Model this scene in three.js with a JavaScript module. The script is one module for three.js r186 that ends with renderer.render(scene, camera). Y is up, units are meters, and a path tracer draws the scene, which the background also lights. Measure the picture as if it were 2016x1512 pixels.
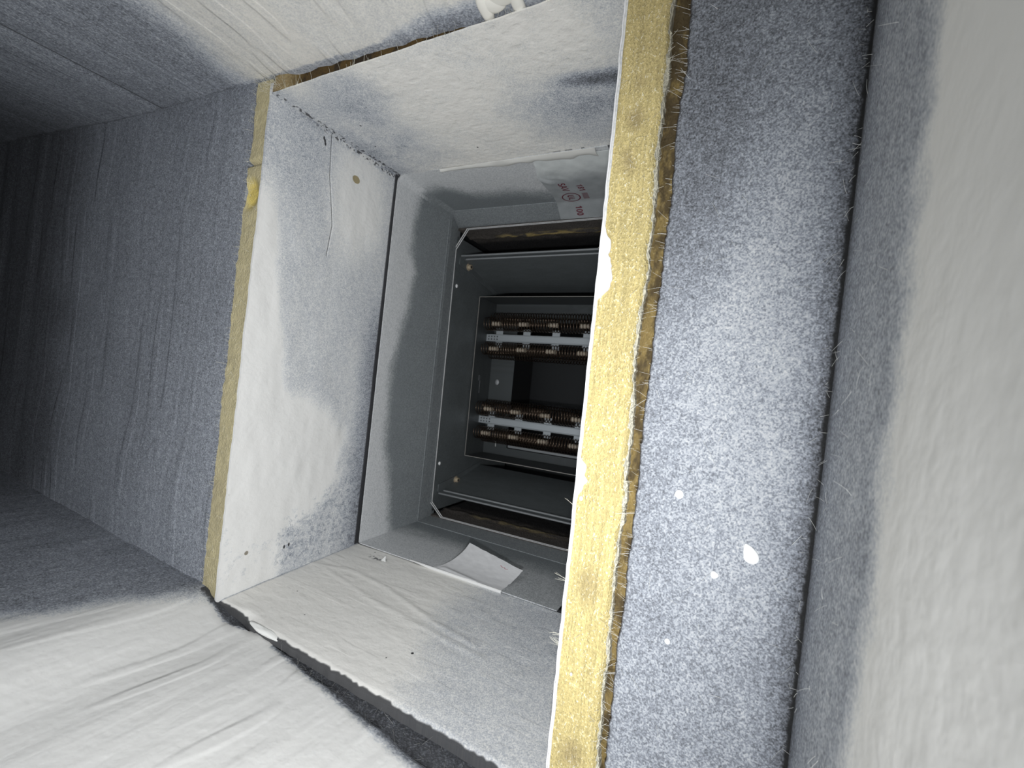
import * as THREE from 'three';
import { mergeGeometries } from 'three/addons/utils/BufferGeometryUtils.js';
import { RoundedBoxGeometry } from 'three/addons/geometries/RoundedBoxGeometry.js';

// ------------------------------------------------------------------ camera, light, exposure
const scene = new THREE.Scene();
const camera = new THREE.PerspectiveCamera(81.27, 2016 / 1512, 0.005, 10);
camera.position.set(0, 0.23, 0.24);
camera.quaternion.setFromRotationMatrix(new THREE.Matrix4().makeBasis(
  new THREE.Vector3(0.88982, 0.12154, -0.43983), new THREE.Vector3(-0.11342, 0.99254, 0.04480), new THREE.Vector3(0.44199, 0.01002, 0.89696)));
camera.updateMatrixWorld();
camera.focus = 0.29; camera.userData.fStop = 16;
scene.add(camera);
const renderer = new THREE.WebGLRenderer({ antialias: true });
renderer.toneMapping = THREE.LinearToneMapping;
renderer.toneMappingExposure = 1.0;
renderer.shadowMap.enabled = true;
scene.background = new THREE.Color(1.35, 1.42, 1.5);   // fill daylight, added; enters only through an opening cut for it behind the camera

const FLASH = { pos: [0.011, 0.182, 0.276], intensity: 0.52 };
const flash = new THREE.SpotLight(0xfbfdff, FLASH.intensity, 0, 1.27, 1, 2);
flash.position.set(FLASH.pos[0], FLASH.pos[1], FLASH.pos[2]);
flash.target.position.set(-0.36, 0.15, -0.02);
flash.castShadow = true; flash.shadow.radius = 0.35;
scene.add(flash, flash.target);

// ------------------------------------------------------------------ helpers
let seed = 20240611;
const rnd = () => { seed = (seed * 1664525 + 1013904223) >>> 0; return seed / 4294967296; };
const TS = 512, TAB = new Float32Array(TS * TS);
for (let i = 0; i < TAB.length; i++) TAB[i] = rnd();
function N(x, y) {                                       // smooth value noise, 0..1
  const xf = Math.floor(x), yf = Math.floor(y); let u = x - xf, v = y - yf;
  u = u * u * (3 - 2 * u); v = v * v * (3 - 2 * v);
  const x0 = xf & 511, x1 = (xf + 1) & 511, y0 = (yf & 511) << 9, y1 = ((yf + 1) & 511) << 9;
  const a = TAB[y0 + x0], b = TAB[y0 + x1], c = TAB[y1 + x0], d = TAB[y1 + x1];
  return a + (b - a) * u + (c - a) * v + (a - b - c + d) * u * v;
}
const fbm = (x, y) => 0.5 * N(x, y) + 0.27 * N(x * 2.03 + 17.3, y * 2.03 + 5.1) + 0.15 * N(x * 4.1 + 31.7, y * 4.1 + 91) + 0.08 * N(x * 8.3 + 7, y * 8.3 + 53);
const sm = (a, b, x) => { const t = Math.min(1, Math.max(0, (x - a) / (b - a))); return t * t * (3 - 2 * t); };
const lerp = (a, b, t) => a + (b - a) * t;
const cl = (x) => Math.min(1, Math.max(0, x));
const blob = (s, t, cs, ct, rs, rt, edge = 0.5) => 1 - sm(1 - edge, 1 + edge, Math.hypot((s - cs) / rs, (t - ct) / rt));
function curve(pts) {                                    // piecewise-linear y(x) through pairs
  return (x) => {
    if (x <= pts[0][0]) return pts[0][1];
    for (let i = 1; i < pts.length; i++) if (x <= pts[i][0]) return lerp(pts[i - 1][1], pts[i][1], (x - pts[i - 1][0]) / (pts[i][0] - pts[i - 1][0]));
    return pts[pts.length - 1][1];
  };
}
const segDist = (s, t, a, b) => {
  const dx = b[0] - a[0], dy = b[1] - a[1]; const k = cl(((s - a[0]) * dx + (t - a[1]) * dy) / (dx * dx + dy * dy));
  return Math.hypot(s - a[0] - k * dx, t - a[1] - k * dy);
};
const lineDist = (s, t, L) => { let m = 9; for (let i = 1; i < L.length; i++) m = Math.min(m, segDist(s, t, L[i - 1], L[i])); return m; };

const taken = {};
const numbered = (n) => { const k = taken[n] = (taken[n] ?? -1) + 1; return k ? `${n}_${String(k).padStart(3, '0')}` : n; };
function mesh(name, geo, mat, parent, label) {
  const m = new THREE.Mesh(geo, mat);
  m.name = parent === scene ? numbered(name) : name; m.castShadow = m.receiveShadow = true;
  if (parent !== scene) { const c = parent.children.filter((q) => q.name.replace(/_\d{3}$/, '') === name).length; if (c) m.name = `${name}_${String(c).padStart(3, '0')}`; }
  if (label) m.userData.label = label;
  parent.add(m); return m;
}
function thing(name, label, category, pos = [0, 0, 0], group) {
  const g = new THREE.Group(); g.name = numbered(name); g.position.set(...pos); g.userData = { label, category };
  if (group) g.userData.group = group;
  scene.add(g); return g;
}
function structure(name, label, geo, mat) {
  const m = mesh(name, geo, mat, scene); m.userData = { kind: 'structure', label, category: name.split('_')[0] }; return m;
}
const C = { r: 0, g: 0, b: 0, h: 0 };
const set = (r, g, b, h) => { C.r = r; C.g = g; C.b = b; C.h = h; };
const mix = (r, g, b, k) => { C.r = lerp(C.r, r, k); C.g = lerp(C.g, g, k); C.b = lerp(C.b, b, k); };

function surfaceMaterial(o) {                             // colour and relief textures of a surface, field(s, t) writes C
  const { s0, s1, t0, t1, tw, th, F } = o, range = o.relief ?? 0.002;
  const col = new Uint8Array(tw * th * 4), bmp = new Uint8Array(tw * th * 4);
  for (let j = 0, q = 0; j < th; j++) for (let i = 0; i < tw; i++, q += 4) {
    F(lerp(s0, s1, (i + 0.5) / tw), lerp(t0, t1, (j + 0.5) / th));
    col[q] = cl(C.r) * 255; col[q + 1] = cl(C.g) * 255; col[q + 2] = cl(C.b) * 255; col[q + 3] = 255;
    bmp[q] = bmp[q + 1] = bmp[q + 2] = cl(C.h / range) * 255; bmp[q + 3] = 255;
  }
  const tex = (d, srgb) => { const t = new THREE.DataTexture(d, tw, th, THREE.RGBAFormat); t.magFilter = THREE.LinearFilter; t.minFilter = THREE.LinearMipmapLinearFilter; t.generateMipmaps = true; if (srgb) t.colorSpace = THREE.SRGBColorSpace; t.needsUpdate = true; return t; };
  return new THREE.MeshStandardMaterial({ map: tex(col, true), bumpMap: tex(bmp), bumpScale: range, roughness: o.rough ?? 0.9, metalness: o.metal ?? 0 });
}
function slab(o) {                                        // closed slab: detailed front sheet P(s, t), skirts, flat back moved by `back`
  const { s0, s1, t0, t1, ns, nt, P, back } = o, pos = [], uv = [], idx = [];
  const W = ns + 1, id = (i, j) => j * W + i;
  for (let j = 0; j <= nt; j++) for (let i = 0; i <= ns; i++) { pos.push(...P(lerp(s0, s1, i / ns), lerp(t0, t1, j / nt))); uv.push(i / ns, j / nt); }
  const f = (a, b, c) => { o.flip ? idx.push(a, c, b) : idx.push(a, b, c); };
  for (let j = 0; j < nt; j++) for (let i = 0; i < ns; i++) { const a = id(i, j), b = id(i + 1, j), c = id(i + 1, j + 1), d = id(i, j + 1); f(a, b, c); f(a, c, d); }
  if (back) {
    const ring = [];
    for (let i = 0; i < ns; i++) ring.push(id(i, 0)); for (let j = 0; j < nt; j++) ring.push(id(ns, j));
    for (let i = ns; i > 0; i--) ring.push(id(i, nt)); for (let j = nt; j > 0; j--) ring.push(id(0, j));
    const base = pos.length / 3, n = ring.length;
    for (const r of ring) { for (let k = 0; k < 3; k++) pos.push(pos[3 * r + k]); uv.push(uv[2 * r], uv[2 * r + 1]); }
    for (const r of ring) { for (let k = 0; k < 3; k++) pos.push(pos[3 * r + k] + back[k]); uv.push(uv[2 * r], uv[2 * r + 1]); }
    for (let k = 0; k < n; k++) { const a = base + k, b = base + (k + 1) % n; f(a, a + n, b + n); f(a, b + n, b); }
    if (Math.hypot(...back) < 0.01) {
      const b1 = pos.length / 3;
      for (let k = 0; k < W * (nt + 1); k++) { pos.push(pos[3 * k] + back[0], pos[3 * k + 1] + back[1], pos[3 * k + 2] + back[2]); uv.push(uv[2 * k], uv[2 * k + 1]); }
      for (let j = 0; j < nt; j++) for (let i = 0; i < ns; i++) { const a = b1 + id(i, j), b = a + 1, d = a + W, c = d + 1; f(a, c, b); f(a, d, c); }
    } else {
    const b0 = pos.length / 3; let cx = 0, cy = 0, cz = 0;
    for (let k = 0; k < n; k++) { const q = 3 * (base + n + k); pos.push(pos[q], pos[q + 1], pos[q + 2]); uv.push(0.5, 0.5); cx += pos[q]; cy += pos[q + 1]; cz += pos[q + 2]; }
    pos.push(cx / n, cy / n, cz / n); uv.push(0.5, 0.5);
    for (let k = 0; k < n; k++) f(b0 + (k + 1) % n, b0 + k, b0 + n);
    }
  }
  const g = new THREE.BufferGeometry();
  g.setAttribute('position', new THREE.Float32BufferAttribute(pos, 3)); g.setAttribute('uv', new THREE.Float32BufferAttribute(uv, 2)); g.setIndex(idx); g.computeVertexNormals();
  return g;
}
function fibreGeometry(list, r) {                         // thin curved three-sided strands: [x,y,z, dx,dy,dz, length, curl]
  const pos = [], idx = [], A = new THREE.Vector3(), D = new THREE.Vector3(), U = new THREE.Vector3(), V = new THREE.Vector3(), K = new THREE.Vector3(), seg = 5;
  for (const [x, y, z, dx, dy, dz, len, curl] of list) {
    D.set(dx, dy, dz).normalize(); U.set(rnd() - 0.5, rnd() - 0.5, rnd() - 0.5).cross(D).normalize(); V.crossVectors(D, U); K.copy(U).multiplyScalar(curl * len);
    const b = pos.length / 3, rr = r * (0.7 + 0.6 * rnd());
    for (let i = 0; i <= seg; i++) {
      const t = i / seg; A.set(x, y, z).addScaledVector(D, len * t).addScaledVector(K, t * t - 0.3 * t * t * t);
      for (let k = 0; k < 3; k++) { const a = k * 2.094, w = rr * (1 - 0.4 * t); pos.push(A.x + (U.x * Math.cos(a) + V.x * Math.sin(a)) * w, A.y + (U.y * Math.cos(a) + V.y * Math.sin(a)) * w, A.z + (U.z * Math.cos(a) + V.z * Math.sin(a)) * w); }
    }
    for (let i = 0; i < seg; i++) for (let k = 0; k < 3; k++) { const p = b + i * 3 + k, q = b + i * 3 + (k + 1) % 3; idx.push(p, q, q + 3, p, q + 3, p + 3); }
  }
  const g = new THREE.BufferGeometry(); g.setAttribute('position', new THREE.Float32BufferAttribute(pos, 3)); g.setIndex(idx); g.computeVertexNormals(); return g;
}
function box(w, h, d, x, y, z, r = 0) { const g = r ? new RoundedBoxGeometry(w, h, d, 2, r) : new THREE.BoxGeometry(w, h, d); g.translate(x, y, z); return g; }
const std = (hex, rough, metal = 0) => new THREE.MeshStandardMaterial({ color: hex, roughness: rough, metalness: metal });

// woven fleece facing of a duct board with sprayed white coating; k = how much coating, 0..1
function fleece(s, t, k, o = {}) {
  const g1 = N(s / 0.0007, t / 0.0007), g2 = N(s / 0.0004 + 40, t / 0.0004), g3 = N(s / 0.003 + 9, t / 0.003);
  const speck = 0.5 * g1 + 0.38 * g2 + 0.12 * g3, e = cl(k + (speck - 0.5) * 0.62 * (1.1 - 0.75 * sm(0.6, 1, k)));
  const d = 0.8 + 0.4 * g2;
  C.r = 0.25 * d; C.g = 0.255 * d; C.b = 0.27 * d;
  mix(0.625, 0.645, 0.68, cl(e / 0.55)); mix(0.888, 0.886, 0.874, cl((e - 0.5) / 0.42));
  const full = sm(0.6, 0.95, k), peel = fbm(s / 0.0048 + 3, t / 0.0048);
  C.h = 0.00035 + 0.00022 * e * (1 - 0.6 * full) + full * (0.00032 * peel - 0.0001);
  if (o.warm) { const w = o.warm * full; C.r += 0.012 * w; C.b -= 0.022 * w; }
}
// raw cut glass-fibre edge: pale strands over yellow, layers along t
function fibreEdge(s, t, dirtShade) {
  const l = N(s / 0.0009, t / 0.02), g = N(s / 0.0006 + 5, t / 0.0011), g2 = N(s / 0.0004, t / 0.0004 + 8), big = fbm(s / 0.012, t / 0.018);
  const v = 0.85 + 0.12 * l + 0.14 * (g - 0.5) + 0.12 * (g2 - 0.5);
  C.r = 0.88 * v; C.g = 0.805 * v; C.b = 0.555 * v;
  mix(0.97, 0.95, 0.86, sm(0.66, 0.9, g * 0.6 + g2 * 0.4));
  mix(0.42, 0.36, 0.28, cl(dirtShade) * (0.6 + 0.6 * big)); C.h = 0.0004 + 0.0004 * g + 0.0003 * g2;
}

// ------------------------------------------------------------------ measured outlines of the duct (metres)
const CEIL = (x) => 0.4605 + 0.018 * sm(-0.55, -1.0, x);
const NECK_FLOOR = (x) => 0.003 - 0.024 * x;
const FLOOR = (x) => lerp(NECK_FLOOR(x) - 0.0062, 0.0135 - 0.016 * x, sm(-0.33, -0.40, x));
const NECK_TOP = (x, z) => lerp(0.4459 + 0.046 * (x + 0.356), 0.4495 + 0.021 * (x + 0.373), cl(-z / 0.157));
const LX0 = (y) => -0.3945 - 0.0115 * y + 0.0013 * (N(y / 0.004, 1) - 0.5) + 0.0015 * (N(y / 0.03, 4) - 0.5);
const LX1 = (y) => -0.3712 - 0.0105 * y + 0.006 * Math.max(0, y - 0.42);
const RX0 = (y) => -0.0678 - 0.0212 * y + 0.0005 * (N(y / 0.006, 7) - 0.5);
const RX1 = (y) => -0.0408 - 0.027 * y + 0.0016 * (N(y / 0.011, 9) - 0.5) + 0.0022 * (N(y / 0.05, 3) - 0.5);
const PX0 = (y) => -0.0375 - 0.0098 * y - 0.002 * sm(0.4, 0.46, y) + 0.0012 * (N(y / 0.003, 2) - 0.5) + 0.0012 * (N(y / 0.02, 6) - 0.5);
const CORNER = (y) => 0.0405 - 0.0095 * y;

// ------------------------------------------------------------------ the setting
{ // wall facing us, left of the branch opening
  const o = { s0: -1.6, s1: -0.396, t0: 0, t1: 0.5, ns: 120, nt: 50, tw: 2048, th: 1024, back: [0, 0, -0.025], relief: 0.003,
    P: (s, t) => { const y = lerp(FLOOR(s) - 0.004, CEIL(s) + 0.004, t / 0.5); return [s > -0.4 ? LX0(y) - 0.0003 : s, y, 0.0025 * (fbm(s / 0.05, y / 0.2) - 0.5) + 0.006 * sm(-0.72, -0.95, s) * (N(s / 0.022, y / 0.3) - 0.5)]; },
    F: (s, t) => {
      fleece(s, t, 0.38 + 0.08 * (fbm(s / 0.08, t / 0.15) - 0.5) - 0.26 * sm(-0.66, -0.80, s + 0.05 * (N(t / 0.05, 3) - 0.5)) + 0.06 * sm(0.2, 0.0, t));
      const st = fbm(s / 0.006 + N(t / 0.06, 12) * 2, t / 0.09); C.h += 0.0006 * st + 0.0006 * sm(0.55, 0.75, N(s / 0.014 + N(t / 0.08, 2) * 1.5, t / 0.11));
    } };
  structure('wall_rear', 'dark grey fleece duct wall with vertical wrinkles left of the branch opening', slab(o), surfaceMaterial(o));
}
let wallCorner;
{ // narrow wall panel between the branch opening and the right wall
  const o = { s0: 0, s1: 1, t0: -0.01, t1: 0.47, ns: 36, nt: 240, back: [0, 0, -0.03],
    P: (s, t) => { const a = PX0(t), b = CORNER(t) + 0.004, x = lerp(a, b, s), d = CORNER(t) - x; return [x, t, -0.0008 * Math.exp(-Math.max(0, d) / 0.004) + 0.0012 * (fbm(x / 0.03, t / 0.05) - 0.5) - 0.0012 * Math.exp(-(x - a) / 0.0012)]; } };
  const m = { ...o, tw: 512, th: 2048, F: (s, t) => {
    const a = PX0(t), b = CORNER(t) + 0.004, x = lerp(a, b, s), d = CORNER(t) - x;
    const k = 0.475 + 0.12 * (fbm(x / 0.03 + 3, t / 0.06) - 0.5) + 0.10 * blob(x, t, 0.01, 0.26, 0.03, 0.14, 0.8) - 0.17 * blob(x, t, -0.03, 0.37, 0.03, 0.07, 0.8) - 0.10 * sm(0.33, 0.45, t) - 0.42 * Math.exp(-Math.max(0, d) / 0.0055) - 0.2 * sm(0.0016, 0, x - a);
    fleece(x, t, k);
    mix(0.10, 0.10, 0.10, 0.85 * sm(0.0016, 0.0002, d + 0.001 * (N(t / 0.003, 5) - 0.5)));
    mix(0.16, 0.13, 0.10, 0.8 * sm(0.0008, 0, x - a));
  } };
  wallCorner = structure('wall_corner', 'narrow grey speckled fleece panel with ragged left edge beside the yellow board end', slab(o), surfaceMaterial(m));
  const c = { s0: -0.056, s1: -0.02, t0: -0.01, t1: 0.47, ns: 24, nt: 240, tw: 128, th: 1024, back: [0, 0, -0.016],
    P: (s, t) => [s, t, -0.0075 + 0.004 * (fbm(s / 0.006, t / 0.008) - 0.5)],
    F: (s, t) => { fibreEdge(s, t, 0.35); const q = fbm(s / 0.005 + 3, t / 0.009); C.r *= 0.76; C.g *= 0.72; C.b *= 0.62; mix(0.22, 0.18, 0.12, 0.7 * sm(0.42, 0.72, q + 0.22 * sm(0.28, 0.45, t))); } };
  mesh('fibre_core', slab(c), surfaceMaterial(c), wallCorner, 'mouldy yellow brown glass fibre showing in the slot');
  const dropMat = std(0xf4f5f4, 0.55);
  for (const [x, y, rx, ry, a] of [[-0.0183, 0.1832, 0.0021, 0.0022, 0], [0.0156, 0.1628, 0.0031, 0.0046, 0.45], [0.0018, 0.1487, 0.0017, 0.0018, 0.6], [-0.0151, 0.11, 0.0014, 0.0014, 0]]) {
    const g = new THREE.SphereGeometry(1, 28, 14), p = g.attributes.position;
    for (let i = 0; i < p.count; i++) { const X = p.getX(i), Y = p.getY(i), w = 1 + 0.16 * (N(Math.atan2(Y, X) * 1.3 + x * 999, 4) - 0.5); p.setXY(i, X * w * (1 - (a ? 0.28 * Y : 0)), Y * w); }
    g.scale(rx, ry, 0.0009); g.rotateZ(a); g.translate(x, y, 0.0004); g.computeVertexNormals();
    mesh('paint_drop', g, dropMat, wallCorner, 'white dried drop of coating on grey fleece');
  }
  const L = [];
  for (let i = 0; i < 170; i++) { const y = rnd() * 0.45; L.push([PX0(y) + 0.0006 * rnd(), y, -0.0004 - 0.003 * rnd(), -1, 0.9 * (rnd() - 0.35), 0.5 * rnd(), 0.001 + 0.0055 * rnd() ** 2, 0.5 * (rnd() - 0.5)]); }
  for (let i = 0; i < 34; i++) { const y = rnd() * 0.45, q = rnd() - 0.5; L.push([PX0(y), y, -0.001, -1, q * 1.6, 0.7, 0.006 + 0.007 * rnd(), 0.5 * q]); }
  for (let i = 0; i < 60; i++) { const y = 0.08 + rnd() * 0.36; L.push([CORNER(y) - 0.002 - 0.001 * rnd(), y, 0.001, rnd() - 0.5, rnd() - 0.5, 0.4, 0.002 + 0.006 * rnd() ** 2, 1.2 * (rnd() - 0.5)]); }
  for (let i = 0; i < 70; i++) { const y = 0.03 + rnd() * 0.42, x = lerp(PX0(y), CORNER(y), rnd()); L.push([x, y, 0.0006, rnd() - 0.5, rnd() - 0.5, 0.1, 0.003 + 0.006 * rnd(), 0.8 * (rnd() - 0.5)]); }
  const fm = mesh('loose_fibre', fibreGeometry(L, 0.00008), std(0xeeeeea, 0.6), wallCorner); fm.userData.kind = 'stuff';
}
{ // right wall, close beside the lens
  const o = { s0: -0.02, s1: 0.44, t0: -0.01, t1: 0.47, ns: 140, nt: 90, tw: 2048, th: 1024, back: [0.03, 0, 0], flip: true,
    P: (s, t) => [CORNER(t) + 0.0005 * Math.exp(-Math.max(0, s) / 0.008) + 0.0007 * (fbm(s / 0.03 + 7, t / 0.03) - 0.5) * sm(0, 0.03, s) - 0.0012 * sm(0.07, 0.12, s), t, s],
    F: (s, t) => {
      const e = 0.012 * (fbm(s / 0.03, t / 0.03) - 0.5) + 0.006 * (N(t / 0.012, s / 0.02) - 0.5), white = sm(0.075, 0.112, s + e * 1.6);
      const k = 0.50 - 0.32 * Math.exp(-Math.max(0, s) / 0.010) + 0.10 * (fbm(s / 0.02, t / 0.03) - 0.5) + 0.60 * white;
      fleece(s, t, k);
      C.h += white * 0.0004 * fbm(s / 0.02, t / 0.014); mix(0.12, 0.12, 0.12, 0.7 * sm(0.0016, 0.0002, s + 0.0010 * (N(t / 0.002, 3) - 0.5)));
    } };
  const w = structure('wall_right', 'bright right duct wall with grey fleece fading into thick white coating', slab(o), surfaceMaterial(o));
  const L = [];
  for (let i = 0; i < 60; i++) { const y = 0.08 + rnd() * 0.36, z = 0.004 + rnd() * 0.07; L.push([CORNER(y) - 0.001, y, z, -0.2, rnd() - 0.5, rnd() - 0.5, 0.002 + 0.004 * rnd(), 1.4 * (rnd() - 0.5)]); }
  const fm = mesh('loose_fibre', fibreGeometry(L, 0.00006), std(0xeeeeea, 0.6), w); fm.userData.kind = 'stuff';
}
let ceiling;
{
  const o = { s0: -1.6, s1: 0.06, t0: -0.024, t1: 0.44, ns: 200, nt: 70, tw: 2048, th: 1024, back: [0, 0.03, 0], relief: 0.004,
    P: (s, t) => [s, CEIL(s) + 0.001 * (fbm(s / 0.02, t / 0.08) - 0.5) + 0.0025 * Math.exp(-Math.abs(s + 0.552) / 0.003), t],
    F: (s, t) => {
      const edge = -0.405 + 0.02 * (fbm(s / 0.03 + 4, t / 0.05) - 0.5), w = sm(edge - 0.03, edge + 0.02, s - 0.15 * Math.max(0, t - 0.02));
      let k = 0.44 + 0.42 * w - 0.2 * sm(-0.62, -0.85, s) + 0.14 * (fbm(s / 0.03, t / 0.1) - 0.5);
      const gap = 0.001 + 0.0025 * N(s / 0.006, 3) + 0.013 * blob(s, 0, -0.185, 0, 0.05, 1, 0.7);
      k -= (0.30 + 0.15 * blob(s, 0, -0.185, 0, 0.03, 1, 0.6)) * sm(gap * 1.3, gap * 0.2, t + 0.0015 * (N(s / 0.0015, t / 0.0015) - 0.5)) * (s > -0.4 ? 1 : 0.4);
      fleece(s, t, k, { warm: 1 });
      C.h += w * (0.0008 * fbm(s / 0.010, t / 0.07) + 0.0006 * sm(0.5, 0.7, N(s / 0.007 + 2 * N(t / 0.05, 9), t / 0.05))) + (1 - w) * 0.0008 * fbm(s / 0.004, t / 0.08);
      mix(0.1, 0.1, 0.1, 0.5 * sm(0.002, 0.0004, Math.abs(s + 0.552)));
    } };
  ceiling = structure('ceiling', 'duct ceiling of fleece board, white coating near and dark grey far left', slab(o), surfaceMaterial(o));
  const dm = std(0xe4e1d8, 0.6);
  for (const [x, z, rx, ry, rz] of [[-0.1665, 0.004, 0.0045, 0.003, 0.010], [-0.1605, 0.006, 0.008, 0.0022, 0.0055], [-0.1445, 0.003, 0.0042, 0.003, 0.009], [-0.151, 0.010, 0.012, 0.0018, 0.006], [-0.118, 0.004, 0.012, 0.0016, 0.006]]) {
    const g = new THREE.SphereGeometry(1, 28, 18), p = g.attributes.position;
    for (let i = 0; i < p.count; i++) { const w = 1 + 0.35 * (N(p.getX(i) * 1.5 + x * 700, p.getZ(i) * 1.5 + 9) - 0.5); p.setXYZ(i, p.getX(i) * w, p.getY(i), p.getZ(i) * w); }
    g.scale(rx, ry, rz); g.rotateX(-0.12); g.translate(x, 0.4598, z); g.computeVertexNormals();
    mesh('coating_drip', g, dm, ceiling, 'white coating bridging the ceiling gap');
  }
}
let floor;
{
  const band = curve([[-0.385, 0.0025], [-0.372, 0.004], [-0.345, 0.006], [-0.328, 0.001], [-0.318, -0.004], [-0.300, -0.004], [-0.294, 0.002], [-0.24, 0.007], [-0.19, 0.012], [-0.14, 0.019], [0.03, 0.03]]);
  const o = { s0: -1.6, s1: 0.06, t0: -0.02, t1: 0.44, ns: 260, nt: 80, tw: 2048, th: 1024, back: [0, -0.03, 0], flip: true, relief: 0.004,
    P: (s, t) => [s, FLOOR(s) + 0.0016 * (fbm(s / 0.025, t / 0.12) - 0.5) - 0.0045 * sm(band(s) + 0.001, band(s) - 0.004, t) * (s > -0.385 ? 1 : 0), t],
    F: (s, t) => {
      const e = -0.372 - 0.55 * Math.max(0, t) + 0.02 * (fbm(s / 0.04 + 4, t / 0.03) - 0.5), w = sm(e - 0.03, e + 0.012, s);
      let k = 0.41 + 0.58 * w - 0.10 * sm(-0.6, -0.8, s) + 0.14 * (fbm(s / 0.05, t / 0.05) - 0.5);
      const n = N(s / 0.004, t / 0.004) - 0.5, b = band(s) + 0.0016 * n;
      if (s > -0.39) k -= 0.92 * sm(b + (0.004 + 0.35 * Math.max(0, b)), b - 0.002 - 0.2 * Math.max(0, b), t + 0.003 * (N(s / 0.0012, t / 0.0012) - 0.5));
      fleece(s, t, k);
      C.h += w * (0.0007 * fbm(s / 0.011 + t * 6, t / 0.09) + 0.0006 * sm(0.55, 0.8, N(s / 0.012 + t * 14 + N(t / 0.05, 9), t / 0.07))) + (1 - w) * 0.0008 * fbm(s / 0.01, t / 0.06);
    } };
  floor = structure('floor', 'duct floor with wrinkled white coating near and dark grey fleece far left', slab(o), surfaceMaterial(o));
  const g = new THREE.SphereGeometry(1, 30, 16), p = g.attributes.position;
  for (let i = 0; i < p.count; i++) { const w = 1 + 0.5 * (N(p.getX(i) * 3 + 20, p.getZ(i) * 2 + 9) - 0.5); p.setXYZ(i, p.getX(i), p.getY(i) * w, p.getZ(i) * w); }
  g.scale(0.0185, 0.0024, 0.0032); g.rotateZ(-0.06); g.translate(-0.3085, 0.0085, -0.0002); g.computeVertexNormals();
  mesh('coating_drip', g, std(0xe6e6e2, 0.5), floor, 'thick white coating bridging the floor gap');
  const L = [];
  for (let i = 0; i < 120; i++) { const x = lerp(-0.29, -0.09, rnd()), z = band(x) * rnd(); L.push([x, FLOOR(x) - 0.003, z, rnd() - 0.5, 0.35 * rnd(), rnd() - 0.5, 0.002 + 0.007 * rnd() ** 2, rnd() - 0.5]); }
  const fm = mesh('loose_fibre', fibreGeometry(L, 0.00006), std(0x9c9c99, 0.7), floor); fm.userData.kind = 'stuff';
}
{ // the two walls outside the picture that close the duct
  const F = (s, t) => { fleece(s, t, 0.7 + 0.2 * (fbm(s / 0.05, t / 0.05) - 0.5)); };
  const strip = (x0, x1, y0, y1) => slab({ s0: x0, s1: x1, t0: y0, t1: y1, ns: 8, nt: 8, back: [0, 0, 0.03], flip: true, P: (q, w) => [q, w, 0.42] });
  const wallGeo = mergeGeometries([strip(-1.62, -0.42, -0.01, 0.49), strip(0.02, 0.06, -0.01, 0.49), strip(-0.42, 0.02, -0.01, 0.03), strip(-0.42, 0.02, 0.32, 0.49)]);  // the gap between the strips is an added opening for fill daylight
  structure('wall_front', 'white coated duct wall behind the camera with an opening added to let in fill daylight', wallGeo, surfaceMaterial({ s0: 0, s1: 0.5, t0: 0, t1: 0.5, tw: 512, th: 512, F }));
  const b = { s0: -0.03, s1: 0.44, t0: -0.01, t1: 0.49, ns: 4, nt: 4, tw: 256, th: 256, back: [-0.03, 0, 0], P: (s, t) => [-1.58, t, s], F: (s, t) => fleece(s, t, 0.2), flip: false };
  structure('wall_left', 'dark fleece board closing the far left end of the duct', slab(b), surfaceMaterial(b));
}

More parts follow.
